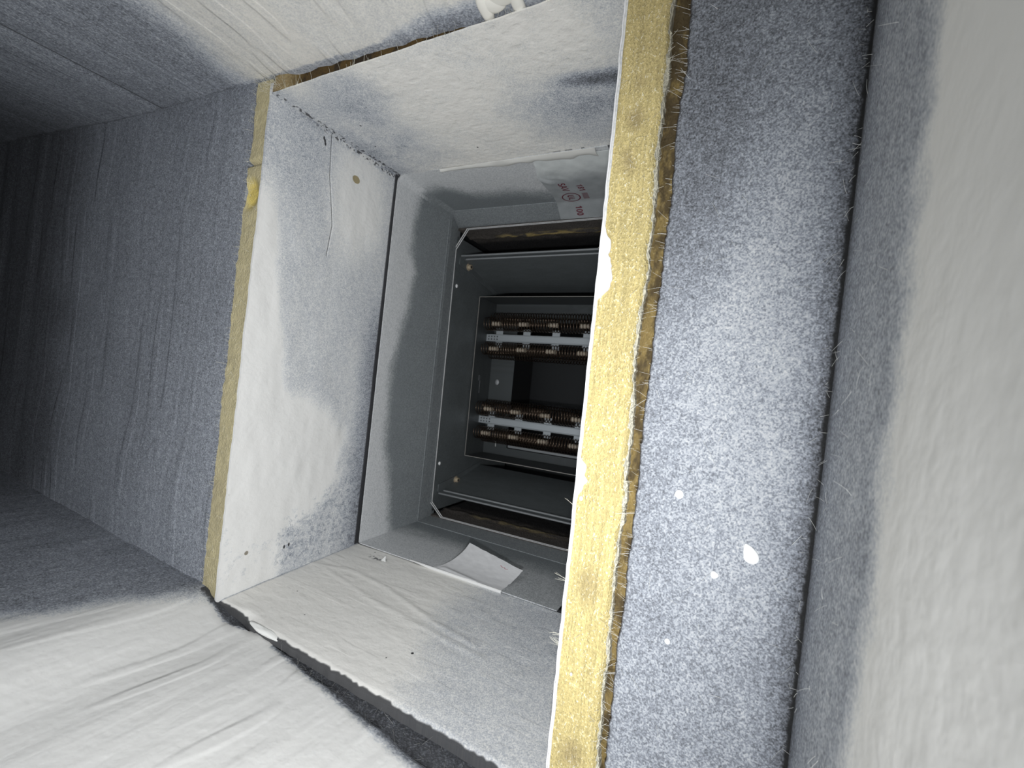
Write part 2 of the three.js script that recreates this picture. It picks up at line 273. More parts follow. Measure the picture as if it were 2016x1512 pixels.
// ------------------------------------------------------------------ the branch: four glass-fibre boards
const edgeMat = (s0, s1, dirtShade, tw = 128, th = 1024) => surfaceMaterial({ s0, s1, t0: 0, t1: 0.46, tw, th, F: (s, t) => fibreEdge(s, t, dirtShade(s, t)) });
const fuzzMat = std(0xe9e6d6, 0.7);
{ // left board
  const b = thing('duct_board', 'left board of the branch, white speckled coating inside and narrow yellow cut end', 'duct board', [0, 0, 0]);
  const core = { s0: 0, s1: 1, t0: 0.012, t1: 0.4585, ns: 14, nt: 260, back: [0, 0, -0.15], P: (s, t) => {
    const notch = Math.exp(-(((t - 0.388 - 0.002 * s) / 0.0016) ** 2)), dent = blob(s, t, 0.35, 0.362, 0.4, 0.012, 0.5);
    return [lerp(LX0(t) + 0.0015 * notch + 0.002 * sm(0.385, 0.392, t) , LX1(t) - 0.0018, s), t, 0.0018 * (fbm(s * 3, t / 0.006) - 0.5) - 0.006 * notch - 0.0035 * dent];
  } };
  const dirtShade = (s, t) => 0.30 + 0.3 * Math.exp(-(((t - 0.388) / 0.002) ** 2)) + 0.15 * sm(0.05, 0.09, t) * sm(0.13, 0.1, t);
  mesh('fibre_core', slab(core), surfaceMaterial({ s0: 0, s1: 0.024, t0: 0.012, t1: 0.4585, tw: 128, th: 1024, F: (s, t) => { fibreEdge(s, t, dirtShade(s, t)); mix(0.76, 0.74, 0.64, 0.5); mix(0.86, 0.76, 0.36, 0.7 * blob(s, t, 0.009, 0.362, 0.009, 0.012, 0.5)); } }), b, 'yellow cut glass fibre end');
  const o = { s0: -0.158, s1: 0.0012, t0: 0.008, t1: 0.4545, ns: 60, nt: 150, tw: 768, th: 2048, back: [-0.0024, 0, 0], relief: 0.003,
    P: (s, t) => [LX1(t) + 0.0012 * (fbm(s / 0.02, t / 0.03) - 0.5), t, s + 0.0008 * (N(t / 0.005, 11) - 0.5) * sm(-0.01, 0, s)],
    F: (s, t) => {
      const n = fbm(s / 0.02 + 2, t / 0.03), fine = fbm(s / 0.006, t / 0.006), yb = sm(0.40, 0.33, t);
      const edge = -0.012 - 0.038 * sm(0.36, 0.1, t) + 0.012 * (n - 0.5);
      let k = 0.74 + 0.10 * (n - 0.5);
      k += 0.30 * sm(edge - 0.012, edge + 0.004, s) * yb;                               // white strip along the cut end
      const low = blob(s, t, -0.055, 0.125, 0.062 + 0.02 * (n - 0.5), 0.062, 0.25);       // thick smooth patch low in the middle
      k += 0.3 * low;
      k += 0.2 * blob(s, t, -0.105, 0.40, 0.035, 0.06, 0.5) - 0.08 * blob(s, t, -0.03, 0.41, 0.04, 0.05, 0.6);
      k -= 0.17 * sm(0.088, 0.07, t + 0.15 * s) * sm(0.45, 0.72, fbm(s / 0.0035, t / 0.0035)) * sm(0.012, 0.03, t);         // spotted zone at the foot
      k -= 0.30 * sm(-0.120, -0.156, s) * sm(0.33, 0.25, t);
      const top = 0.4475 - t; k -= 0.32 * sm(0.010, 0.0, top) * sm(0.35, 0.6, fine) * sm(-0.02, -0.06, s);
      fleece(s, t, k);
      C.h += 0.0007 * low + 0.0006 * sm(0.6, 0.9, k) * N(s / 0.009, t / 0.03);
      C.h += 0.0007 * sm(0.0012, 0.0003, lineDist(s, t, [[-0.063, 0.445], [-0.066, 0.405], [-0.075, 0.36], [-0.072, 0.33]]));
      mix(0.16, 0.16, 0.17, 0.9 * sm(-0.1525, -0.1545, s));  // shade of the gap at the sleeve rim put into the colour
      mix(0.62, 0.57, 0.44, sm(0.0042, 0.0036, Math.hypot((s + 0.0982) * 0.8, t - 0.4175)));
      mix(0.45, 0.42, 0.36, 0.8 * sm(0.0022, 0.0014, Math.hypot((s + 0.0215), t - 0.0468)));
      for (const [a, c] of [[-0.0545, 0.4375], [-0.0565, 0.433], [-0.0558, 0.4355], [-0.06, 0.0415], [-0.065, 0.0425]]) mix(0.2, 0.2, 0.21, sm(0.0013, 0.0007, Math.hypot((s - a), (t - c) * 0.6)));
      mix(0.25, 0.25, 0.26, 0.8 * sm(0.58, 0.7, N(s / 0.0016, t / 0.0016 + 7)) * sm(0.003, 0.001, Math.abs(top - 0.002)) * sm(-0.03, -0.06, s));
    } };
  mesh('facing', slab(o), surfaceMaterial(o), b, 'white speckled coated fleece');
  const L = [];
  for (let i = 0; i < 90; i++) { const y = 0.015 + rnd() * 0.44; L.push([LX0(y) + 0.0008, y, 0, -0.7, rnd() - 0.3, 0.6, 0.0015 + 0.003 * rnd(), rnd() - 0.5]); }
  for (let i = 0; i < 40; i++) { const y = 0.015 + rnd() * 0.44; L.push([lerp(LX0(y), LX1(y), rnd()), y, 0, rnd() - 0.5, rnd() - 0.5, 0.4, 0.003 + 0.006 * rnd(), rnd() - 0.5]); }
  const f = mesh('loose_fibre', fibreGeometry(L, 0.0001), fuzzMat, b); f.userData.kind = 'stuff';
}
{ // right board, cut end close to us
  const b = thing('duct_board', 'right board of the branch, wide bright yellow cut end running from top to bottom', 'duct board');
  const fz = (s, t) => 0.0012 * (fbm(s * 4 + 2, t / 0.006) - 0.5) - 0.002 * sm(0.95, 1, s);
  const core = { s0: 0, s1: 1, t0: -0.004, t1: 0.4585, ns: 24, nt: 300, back: [0, 0, -0.155], P: (s, t) => [lerp(RX0(t) + 0.0004, RX1(t), s), t, fz(s, t)] };
  mesh('fibre_core', slab(core), surfaceMaterial({ s0: 0, s1: 0.0256, t0: -0.004, t1: 0.4585, tw: 256, th: 2048, F: (s, t) => {
    let d = 0.02 + 0.16 * sm(0.34, 0.44, t);  // base rises towards the top: light falloff put into the colour
    for (const [x, y, r, a] of [[0.0125, 0.398, 0.003, 0.2], [0.0125, 0.378, 0.0045, 0.3], [0.0095, 0.358, 0.0035, 0.25], [0.0115, 0.352, 0.0035, 0.2], [0.0125, 0.124, 0.007, 0.28], [0.012, 0.032, 0.006, 0.3]]) d += a * blob(s, t, x, y, r, r * 1.3, 0.7);
    fibreEdge(s, t, d);
  } }), b, 'bright yellow cut glass fibre end');
  const fo = { s0: -0.156, s1: 0.0004, t0: -0.004, t1: 0.4585, ns: 12, nt: 80, tw: 256, th: 512, back: [0.0012, 0, 0], flip: true, P: (s, t) => [RX0(t) + 0.0003, t, s], F: (s, t) => fleece(s, t, 0.85 + 0.2 * (fbm(s / 0.02, t / 0.03) - 0.5)) };
  mesh('facing', slab(fo), surfaceMaterial(fo), b, 'white coated fleece facing the branch');
  const lip = (t) => 0.0001 + 0.0005 * N(t / 0.004, 3) * N(t / 0.013, 8) + 0.0004 * N(t / 0.0012, 3) + 0.0062 * blob(0, t, 0, 0.296, 1, 0.019, 0.55) * (0.7 + 0.5 * N(t / 0.006, 5) + 0.25 * N(t / 0.002, 15)) * sm(0.276, 0.285, t) + 0.0046 * blob(0, t, 0, 0.183, 1, 0.008, 0.6) * (0.7 + 0.6 * N(t / 0.003, 5)) + 0.0015 * blob(0, t, 0, 0.172, 1, 0.006);
  const lp = { s0: 0, s1: 1, t0: -0.003, t1: 0.458, ns: 6, nt: 420, back: [0, 0, -0.0022], P: (s, t) => [lerp(RX0(t) - 0.0004, RX0(t) + lip(t), s), t, 0.0010 + 0.0003 * Math.sin(s * 3.1)] };
  mesh('coating_lip', slab(lp), std(0xf0f0f2, 0.6), b, 'ragged white coating lapping over the cut end');
  for (const [x, y, r] of [[-0.0675, 0.170, 0.0011], [-0.061, 0.075, 0.0008]]) { const g = new THREE.SphereGeometry(r, 16, 10); g.scale(1, 1.2, 0.5); g.translate(x, y, 0.0008); mesh('paint_drop', g, std(0xf4f4f2, 0.6), b); }
  const ed = { s0: 0, s1: 1, t0: -0.003, t1: 0.458, ns: 6, nt: 420, tw: 32, th: 1024, back: [0, 0, -0.006], P: (s, t) => [lerp(RX1(t) - 0.0009 - 0.0008 * N(t / 0.0025, 8), RX1(t) + 0.0002 + 0.0009 * N(t / 0.0015, 6) + 0.0012 * N(t / 0.02, 2) * N(t / 0.006, 9), s), t, -0.0008 + 0.0014 * (N(s * 2, t / 0.003) - 0.5) - 0.0015 * s],
    F: (s, t) => { const g = N(s * 8, t / 0.0008); set(0.86 * (0.75 + 0.35 * g), 0.84 * (0.75 + 0.35 * g), 0.76 * (0.75 + 0.35 * g), 0.0005 * g); mix(0.4, 0.37, 0.3, 0.35 * sm(0.3, 0.46, t)); } };
  mesh('mat_edge', slab(ed), surfaceMaterial(ed), b, 'frayed pale edge of the outer mat');
  const L = [];
  for (let i = 0; i < 230; i++) { const y = rnd() * 0.455; L.push([RX1(y) - 0.001 + 0.002 * rnd(), y, -0.0008, 0.8, rnd() - 0.4, 0.6 * rnd(), 0.001 + 0.0035 * rnd() ** 2, rnd() - 0.5]); }
  for (let i = 0; i < 150; i++) { const y = rnd() * 0.455, s = rnd(); L.push([lerp(RX0(y), RX1(y), s), y, 0.0004, rnd() - 0.5, 0.5 - rnd() * 1.2, 0.15, 0.001 + 0.004 * rnd(), 0.8 * (rnd() - 0.5)]); }
  for (const [y, n] of [[0.124, 4], [0.088, 7], [0.094, 4], [0.166, 2]]) for (let i = 0; i < n; i++) L.push([RX0(y), y + 0.002 * (rnd() - 0.5), 0.0004, -1, rnd() - 0.2, 0.3 * rnd(), 0.003 + 0.004 * rnd(), 0.4 * (rnd() - 0.5)]);
  const f = mesh('loose_fibre', fibreGeometry(L, 0.00009), fuzzMat, b); f.userData.kind = 'stuff';
}
{ // top board
  const b = thing('duct_board', 'top board of the branch under the ceiling, white coating with grey patches', 'duct board');
  const o = { s0: -0.376, s1: -0.068, t0: -0.158, t1: 0.001, ns: 90, nt: 50, tw: 1536, th: 768, back: [0, 0.0012, 0], relief: 0.003,
    P: (s, t) => [s, NECK_TOP(s, t) + 0.0012 * (fbm(s / 0.02, t / 0.02) - 0.5) + 0.0006 * (N(s / 0.006, 5) - 0.5) * sm(-0.01, 0, t), t],
    F: (s, t) => {
      const n = fbm(s / 0.025, t / 0.025), fine = fbm(s / 0.007 + 5, t / 0.007);
      let k = 0.90 + 0.2 * (n - 0.5);
      k -= 0.24 * blob(s, t, -0.315, -0.03, 0.035, 0.03, 0.7) + 0.22 * blob(s, t, -0.335, -0.10, 0.04, 0.05, 0.7) * (0.5 + fine);
      k -= 0.2 * sm(0.035, 0.0, s + 0.374) + 0.2 * blob(s, t, -0.15, -0.085, 0.05, 0.022, 0.8) * (0.5 + fine) + 0.25 * blob(s, t, -0.12, -0.115, 0.05, 0.03, 0.8) + 0.12 * sm(-0.12, -0.09, s);
      k -= 0.5 * blob(s, t, -0.11, -0.0715 - 0.15 * (s + 0.11), 0.05, 0.007, 0.9) * sm(-0.165, -0.12, s);
      fleece(s, t, k, { warm: 0.6 });
      C.h += sm(0.7, 0.95, k) * (0.0005 * fbm(s / 0.007, t / 0.005)- 0.0002 * sm(0.5, 0.9, N(s / 0.005 + 3, t / 0.004)));
      mix(0.22, 0.22, 0.23, 0.8 * sm(0.55, 0.7, N(s / 0.0018, t / 0.0018)) * sm(0.003, 0.001, Math.abs(s + 0.3725)));
      mix(0.12, 0.12, 0.13, 0.85 * sm(0.62, 0.7, N(s / 0.004, 8)) * sm(-0.1545, -0.157, t) * sm(-0.2, -0.15, s));
      for (const [a, c] of [[-0.338, -0.062], [-0.352, -0.096], [-0.25, -0.128]]) mix(0.15, 0.15, 0.16, sm(0.0011, 0.0006, Math.hypot(s - a, t - c)));
    } };
  mesh('facing', slab(o), surfaceMaterial(o), b, 'white coated fleece underside');
  const c = { s0: -0.3755, s1: -0.07, t0: 0, t1: 1, ns: 140, nt: 8, tw: 1024, th: 64, back: [0, 0, -0.008],
    P: (s, t) => [s, lerp(NECK_TOP(s, -0.01) + 0.0016, CEIL(s) + 0.02, t), -0.004 + 0.004 * (fbm(s / 0.012, t * 3) - 0.5) + 0.004 * blob(s, 0, -0.368, 0, 0.012, 1, 0.5)],
    F: (s, t) => { fibreEdge(t * 0.03, s, 0.5); const f2 = sm(-0.345, -0.362, s); C.r *= lerp(0.50, 0.92, f2); C.g *= lerp(0.42, 0.9, f2); C.b *= lerp(0.22, 0.9, f2); mix(0.1, 0.07, 0.04, 0.6 * (1 - f2) * sm(0.45, 0.65, fbm(s / 0.008, t * 4))); } };
  mesh('fibre_core', slab(c), surfaceMaterial(c), b, 'brown dirty glass fibre in the ceiling gap');
  const L = [];
  for (let i = 0; i < 46; i++) { const x = lerp(-0.36, -0.10, rnd()); L.push([x, NECK_TOP(x, 0), 0.001, rnd() - 0.6, 0.8, 0.1, 0.003 + 0.006 * rnd(), 0.6 * (rnd() - 0.5)]); }
  for (let i = 0; i < 60; i++) { const x = -0.362 - 0.03 * rnd(), y = 0.447 + 0.012 * rnd(); L.push([x, y, 0.001, rnd() - 0.5, rnd() - 0.5, 0.5, 0.003 + 0.006 * rnd(), rnd() - 0.5]); }
  const f = mesh('loose_fibre', fibreGeometry(L, 0.0001), fuzzMat, b); f.userData.kind = 'stuff';
}
{ // bottom board
  const b = thing('duct_board', 'bottom board of the branch, wrinkled white coating turning grey speckled to the right', 'duct board');
  const W1 = [[-0.3687, -0.094], [-0.328, -0.107], [-0.276, -0.1027], [-0.208, -0.0845], [-0.16, -0.078]], W2 = [[-0.349, -0.094], [-0.273, -0.0795], [-0.199, -0.0724], [-0.15, -0.069]];
  const wr = (s, t) => 0.0006 * Math.exp(-((lineDist(s, t, W1) / 0.003) ** 2)) + 0.0005 * Math.exp(-((lineDist(s, t, W2) / 0.003) ** 2));
  const o = { s0: -0.374, s1: -0.06, t0: -0.158, t1: 0.001, ns: 150, nt: 90, tw: 1536, th: 768, back: [0, -0.0055, 0], flip: true, relief: 0.003,
    P: (s, t) => [s, lerp(NECK_FLOOR(s), 0.0180 + 0.017 * (s + 0.368), cl(-t / 0.157)) + wr(s, t) + 0.001 * (fbm(s / 0.03, t / 0.02) - 0.5) - 0.0016 * sm(-0.003, 0.001, t) - 0.003 * sm(-0.35, -0.33, s) * sm(-0.31, -0.33, s) * sm(-0.008, 0, t), t + sm(-0.01, 0, t) * (0.0012 * (N(s / 0.006, 13) - 0.5) - 0.0035 * blob(s, 0, -0.348, 0, 0.02, 1, 0.6))],
    F: (s, t) => {
      const n = fbm(s / 0.04 + 8, t / 0.03), q = s + 0.206 - 0.35 * (t + 0.08) + 0.05 * (n - 0.5);
      const k = 0.98 - 0.24 * sm(-0.03, 0.04, q) - 0.08 * sm(0.02, 0.12, q) * sm(-0.04, -0.13, t) - 0.4 * sm(0.004, 0.0005, s + 0.372);
      fleece(s, t, k, { warm: 0.35 });
      mix(0.19, 0.192, 0.20, 0.85 * sm(-0.0016, -0.0002, t + 0.0012 * (N(s / 0.003, 2) - 0.5)));
      C.h += 0.0003 * fbm(s / 0.016, t / 0.005) * sm(0.7, 0.95, k) + 0.00012 * sm(0.55, 0.75, N(s / 0.02 + 5, t / 0.006));
      for (const [a, c, r] of [[-0.197, -0.0446, 0.0014], [-0.21, -0.03, 0.0007], [-0.30, -0.03, 0.0007], [-0.335, -0.05, 0.0007], [-0.338, -0.152, 0.001]]) mix(0.16, 0.16, 0.17, sm(r, r * 0.5, Math.hypot(s - a, t - c)));
      mix(0.3, 0.3, 0.31, 0.8 * sm(0.5, 0.65, N(s / 0.0022, t / 0.0016)) * blob(s, t, -0.326, -0.1435, 0.011, 0.004, 0.5));
    } };
  mesh('facing', slab(o), surfaceMaterial(o), b, 'wrinkled coated fleece top side');
  const g = new THREE.BoxGeometry(0.308, 0.012, 0.146); g.translate(-0.22, -0.0075, -0.083);
  mesh('fibre_core', g, std(0x8a7a48, 0.95), b);
}
{ // torn flap of coating standing on the bottom board
  const sh = new THREE.Shape(); sh.moveTo(-0.0055, 0); sh.quadraticCurveTo(-0.002, 0.0005, -0.0015, 0.0065); sh.lineTo(-0.0005, 0.0075); sh.quadraticCurveTo(0.001, 0.0035, 0.0055, 0.0002); sh.lineTo(0.001, -0.0012); sh.closePath();
  const ho = new THREE.Path(); ho.absellipse(-0.0002, 0.0028, 0.0006, 0.0011, 0, 6.28, true, -0.3); sh.holes.push(ho);
  const g = new THREE.ExtrudeGeometry(sh, { depth: 0.0004, bevelEnabled: true, bevelSize: 0.0002, bevelThickness: 0.0002, bevelSegments: 2, curveSegments: 10 }); g.rotateX(-0.9);
  const t = thing('coating_flake', 'small torn white flake of coating on the branch floor near the left corner', 'flake', [-0.3165, 0.0168, -0.1405]);
  mesh('flake', g, std(0xe9e9e6, 0.6), t);
  const L = []; for (let i = 0; i < 40; i++) L.push([-0.020 + 0.022 * rnd(), 0.0002, 0.004 * (rnd() - 0.7), rnd() - 0.5, 0.3 * rnd(), rnd() - 0.5, 0.001 + 0.003 * rnd(), rnd() - 0.5]);
  const f = mesh('loose_fibre', fibreGeometry(L, 0.0001), std(0x77787a, 0.8), t); f.userData.kind = 'stuff';
}

// ------------------------------------------------------------------ sheet-metal sleeve behind the boards
const ZR = -0.157, ZS = -0.27, ZH = -0.295;
function metalField(white, tint = 0) {
  return (s, t) => {
    const g = N(s / 0.0007, t / 0.0007), g2 = N(s / 0.0016 + 4, t / 0.0016), w = white(s, t), e = cl(w + (0.6 * g + 0.4 * g2 - 0.5) * 0.7 * Math.sqrt(Math.max(0, w * (1.05 - w))) * 2);
    const v = 0.49 + 0.07 * g + 0.03 * fbm(s / 0.02, t / 0.02); set(v * 0.96, v, v * (1.02 + tint), 0.0002 * g);
    mix(0.86, 0.865, 0.87, e); C.h += 0.0001 * e;
  };
}
{
  const t = thing('metal_sleeve', 'grey sheet metal sleeve with white overspray on its rim behind the coated boards', 'sleeve', [-0.25, 0.23, 0]);
  t.rotation.z = 0.0155;
  const x0 = -0.1205, x1 = 0.125, y0 = -0.208, y1 = 0.2215, r = 0.0075;
  const grad = (edge, wig) => (s, t2) => sm(edge + 0.012, edge - 0.012, s + wig * (fbm(s / 0.02, t2 / 0.035) - 0.5));
  const wl = (s, t2) => { const e = curve([[-0.208, 0.052], [-0.19, 0.045], [-0.12, 0.032], [-0.10, 0.022], [0.0, 0.022], [0.045, 0.030], [0.09, 0.040], [0.12, 0.046], [0.14, 0.034], [0.2, 0.036], [0.22, 0.042]])(t2); return sm(e + 0.014, e - 0.009, s + 0.010 * (fbm(s / 0.02, t2 / 0.025) - 0.5)) * 0.92 + 0.10 * sm(0.02, 0.1, s); };
  const plate = (name, s0, s1, P, back, flip, white, tw, th, label) => { const o = { s0: 0, s1: ZR - ZS, t0: s0, t1: s1, ns: 24, nt: 220, tw, th, back, flip, P, F: metalField(white), rough: 0.55, metal: 0.15 }; return mesh(name, slab(o), surfaceMaterial(o), t, label); };
  const rd = (d) => d < r ? r - Math.sqrt(Math.max(0, r * r - (r - d) ** 2)) : 0;
  plate('side_plate', y0, y1, (s, q) => [x0 + (s < 0.03 ? 1 : 1) * rd(y1 - q), q, ZR - s], [-0.001, 0, 0], false, wl, 384, 1024, 'left plate with blotchy white overspray');
  const wt = (s, q) => { const e = curve([[-0.12, 0.045], [-0.09, 0.035], [-0.06, 0.062], [0.0, 0.068], [0.03, 0.08], [0.125, 0.10]])(q); return sm(e + 0.024, e - 0.016, s + 0.014 * (fbm(s / 0.02, q / 0.03) - 0.5)) * 0.9; };
  plate('top_plate', x0, x1, (s, q) => [q, y1 - rd(q - x0), ZR - s], [0, 0.001, 0], true, wt, 384, 768, 'top plate with white overspray');
  const wb = (s, q) => sm(0.098, 0.05, s + 0.02 * (fbm(s / 0.02, q / 0.03) - 0.5)) * lerp(0.85, 0.6, sm(0.0, 0.1, q));
  plate('bottom_plate', x0, x1, (s, q) => [q, y0, ZR - s], [0, -0.001, 0], false, wb, 384, 768, 'bottom plate');
  plate('side_plate', y0, y1, (s, q) => [x1 + 0.014, q, ZR - s], [0.001, 0, 0], true, wl, 96, 128);
  // tapered collar from the sleeve to the heater frame
  const B = [[-0.1275, -0.2065], [0.130, -0.2065], [0.130, 0.2110], [-0.1275, 0.2110]].map(([x, y]) => [x * Math.cos(0.0145) - y * Math.sin(0.0145), x * Math.sin(0.0145) + y * Math.cos(0.0145)]);
  const A = [[x0 + 0.0006, y0 + 0.0006], [x1 + 0.0134, y0 + 0.0006], [x1 + 0.0134, y1 - 0.0006], [x0 + 0.0006, y1 - 0.0006]];
  const cg = [];
  for (let k = 0; k < 4; k++) { const a = A[k], b = A[(k + 1) % 4], c = B[k], d = B[(k + 1) % 4];
    cg.push(slab({ s0: 0, s1: 1, t0: 0, t1: 1, ns: 10, nt: 4, flip: true, back: [k === 1 ? 0.0008 : k === 3 ? -0.0008 : 0, k === 0 ? -0.0008 : k === 2 ? 0.0008 : 0, 0], P: (s, q) => [lerp(lerp(a[0], b[0], s), lerp(c[0], d[0], s), q), lerp(lerp(a[1], b[1], s), lerp(c[1], d[1], s), q), lerp(ZS + 0.006, ZH - 0.012, q)] })); }
  const co = { s0: 0, s1: 0.3, t0: 0, t1: 0.04, tw: 512, th: 64, F: metalField(() => 0.12), rough: 0.55, metal: 0.15 };
  mesh('collar', mergeGeometries(cg), surfaceMaterial(co), t, 'plain grey collar at the heater');
  const ring = new THREE.Shape(); ring.moveTo(-0.15, -0.235); ring.lineTo(0.19, -0.235); ring.lineTo(0.19, 0.25); ring.lineTo(-0.15, 0.25); ring.closePath();
  const hole = new THREE.Path(); hole.moveTo(x0 - 0.0012, y0 - 0.0012); hole.lineTo(x0 - 0.0012, y1 + 0.0012); hole.lineTo(x1 + 0.0155, y1 + 0.0012); hole.lineTo(x1 + 0.0155, y0 - 0.0012); hole.closePath(); ring.holes.push(hole);
  const rg = new THREE.ExtrudeGeometry(ring, { depth: 0.003, bevelEnabled: false }); rg.translate(0, 0, ZR - 0.006);
  mesh('backing_flange', rg, std(0x2b2c2e, 0.9), t, 'dark flange closing the gap around the sleeve');
}
{ // printed foil tape on the sleeve's top
  const cv = document.createElement('canvas'); cv.width = 512; cv.height = 768; const c = cv.getContext('2d');
  c.fillStyle = '#a4a8aa'; c.fillRect(0, 0, 512, 768);
  const im = c.getImageData(0, 0, 512, 768); for (let j = 0; j < 768; j++) for (let i = 0; i < 512; i++) { const q = (j * 512 + i) * 4, n = 26 * (fbm(i / 60, j / 60) - 0.5) + 10 * (rnd() - 0.5), w = 70 * sm(330, 90, j + 120 * (fbm(i / 90, j / 90) - 0.5)); for (let k = 0; k < 3; k++) im.data[q + k] += n + w * (k === 2 ? 0.85 : 0.9); } c.putImageData(im, 0, 0);
  c.fillStyle = '#6b1a2c'; c.strokeStyle = '#6b1a2c'; c.textAlign = 'center'; c.textBaseline = 'middle';
  const put = (s, x, y, px, rot) => { c.save(); c.translate(x, y); c.rotate(rot); c.font = `bold ${px}px sans-serif`; c.fillText(s, 0, 0); c.restore(); };
  const R = Math.PI / 2;
  put('UL', 122, 530, 62, R); c.lineWidth = 8; c.beginPath(); c.ellipse(122, 530, 62, 62, 0, 0, 7); c.stroke();
  put('SAV', 112, 373, 66, R); put('181', 222, 402, 58, R); put('100', 150, 690, 62, R);
  for (let k = 0; k < 9; k++) c.fillRect(205, 480 + k * 10, 40, 5);
  const tx = new THREE.CanvasTexture(cv); tx.colorSpace = THREE.SRGBColorSpace;
  const Y = (x) => 0.4495 + 0.0155 * (x + 0.3705);
  const o = { s0: 0, s1: 1, t0: 0, t1: 1, ns: 30, nt: 40, back: [0, 0.0003, 0], flip: true, P: (s, q) => {
    const L = curve([[0, -0.206], [0.25, -0.214], [0.6, -0.2145], [1, -0.2225]]), x = lerp(L(q), -0.128, s) + 0.0015 * (N(q * 9, 2) - 0.5) * (1 - s), z = lerp(-0.162, -0.2935, q);
    const cr = 0.0011 * Math.exp(-((segDist(x, z, [-0.255, -0.165], [-0.205, -0.212]) / 0.0025) ** 2)) + 0.0009 * Math.exp(-((segDist(x, z, [-0.206, -0.2], [-0.19, -0.205]) / 0.0018) ** 2)) + 0.0014 * blob(s, q, 0, 0.42, 0.16, 0.09, 0.7);
    const y = z > ZS + 0.006 ? Y(x) : lerp(Y(x), Y(x) - 0.0095, (ZS + 0.006 - z) / 0.031);
    return [x, y - 0.0012 - cr, z];
  } };
  const g = slab(o), uv = g.attributes.uv; for (let i = 0; i < uv.count; i++) uv.setXY(i, uv.getX(i), 1 - uv.getY(i));
  const t = thing('foil_tape', 'silver foil tape with red printing stuck to the top of the metal sleeve', 'tape');
  mesh('tape', g, new THREE.MeshStandardMaterial({ map: tx, roughness: 0.5, metalness: 0.1 }), t);
  // tape end folded over the rim, thick with coating
  const e = { s0: 0, s1: 1, t0: 0, t1: 1, ns: 50, nt: 8, back: [0, 0.0006, 0], flip: true, P: (s, q) => { const x = lerp(-0.315, -0.14, s); return [x, Y(x) - 0.0011 - 0.0012 * Math.sin(q * 3.14) * (0.5 + N(s * 12, 3)), lerp(-0.1555, -0.161 - 0.006 * sm(0.2, 0.5, s) * N(s * 20, 6) - 0.004 * s, q)]; } };
  mesh('folded_end', slab(e), std(0xd2d1cc, 0.6), t, 'coated tape edge along the rim');
}
{ // loose foil tape on the sleeve's bottom, its far end lifting
  const t = thing('foil_tape', 'torn white tape on the sleeve bottom with its far end curling up', 'tape');
  const cv = document.createElement('canvas'); cv.width = 512; cv.height = 384; const c = cv.getContext('2d'); c.fillStyle = '#dcdcdd'; c.fillRect(0, 0, 512, 384);
  const im = c.getImageData(0, 0, 512, 384); for (let j = 0; j < 384; j++) for (let i = 0; i < 512; i++) { const q = (j * 512 + i) * 4, n = 22 * (fbm(i / 50, j / 30) - 0.6); for (let k = 0; k < 3; k++) im.data[q + k] += n; } c.putImageData(im, 0, 0);
  c.fillStyle = '#b06a72'; c.save(); c.translate(345, 60); c.rotate(0.12); for (let k = 0; k < 7; k++) c.fillRect(k * 10, (k % 3) * 3, 7, 9); c.restore();
  const tx = new THREE.CanvasTexture(cv); tx.colorSpace = THREE.SRGBColorSpace; tx.flipY = true;
  const yb = (x) => 0.0201 + 0.0155 * (x + 0.37) + 0.0007;
  const o = { s0: 0, s1: 1, t0: 0, t1: 1, ns: 40, nt: 40, back: [0, -0.0003, 0], flip: false, P: (s, q) => {
    const f = [lerp(-0.262, -0.180, s), -0.1565], m = [lerp(-0.2485, -0.1785, s), lerp(-0.183, -0.178, s)], b = [lerp(-0.2506, -0.1754, s) , lerp(-0.2095, -0.195, s)];
    const a = (1 - q) * (1 - q), d = 2 * q * (1 - q), e = q * q, x = a * f[0] + d * m[0] + e * b[0] + 0.0008 * (N(q * 14, 3) - 0.5) * sm(0.9, 1, s) * 2, z = a * f[1] + d * m[1] + e * b[1] + 0.001 * (N(s * 12, 5) - 0.5) * sm(0.9, 1, q);
    const l = q ** 1.9 * lerp(0.0145, 0.0085, s) + 0.001 * Math.exp(-((segDist(s, q, [0.1, 0.12], [0.62, 0.02]) / 0.05) ** 2)) + 0.0004 * (fbm(s * 5, q * 5) - 0.5);
    return [x, yb(x) + Math.max(0.0002, l), z];
  } };
  mesh('tape', slab(o), new THREE.MeshStandardMaterial({ map: tx, roughness: 0.6 }), t, 'white overspray on foil');
  const e = { s0: 0, s1: 1, t0: 0, t1: 1, ns: 30, nt: 8, back: [0, 0, -0.0005], P: (s, q) => { const x = lerp(-0.292, -0.1795, s); return [x, yb(x) + 0.0004 - q * (0.0012 + 0.0022 * sm(0, 0.3, s)), -0.1562 + 0.0012 * Math.sin(q * 3.14)]; } };
  mesh('folded_end', slab(e), std(0xe2e2e0, 0.6), t, 'white tape end folded over the rim');
}

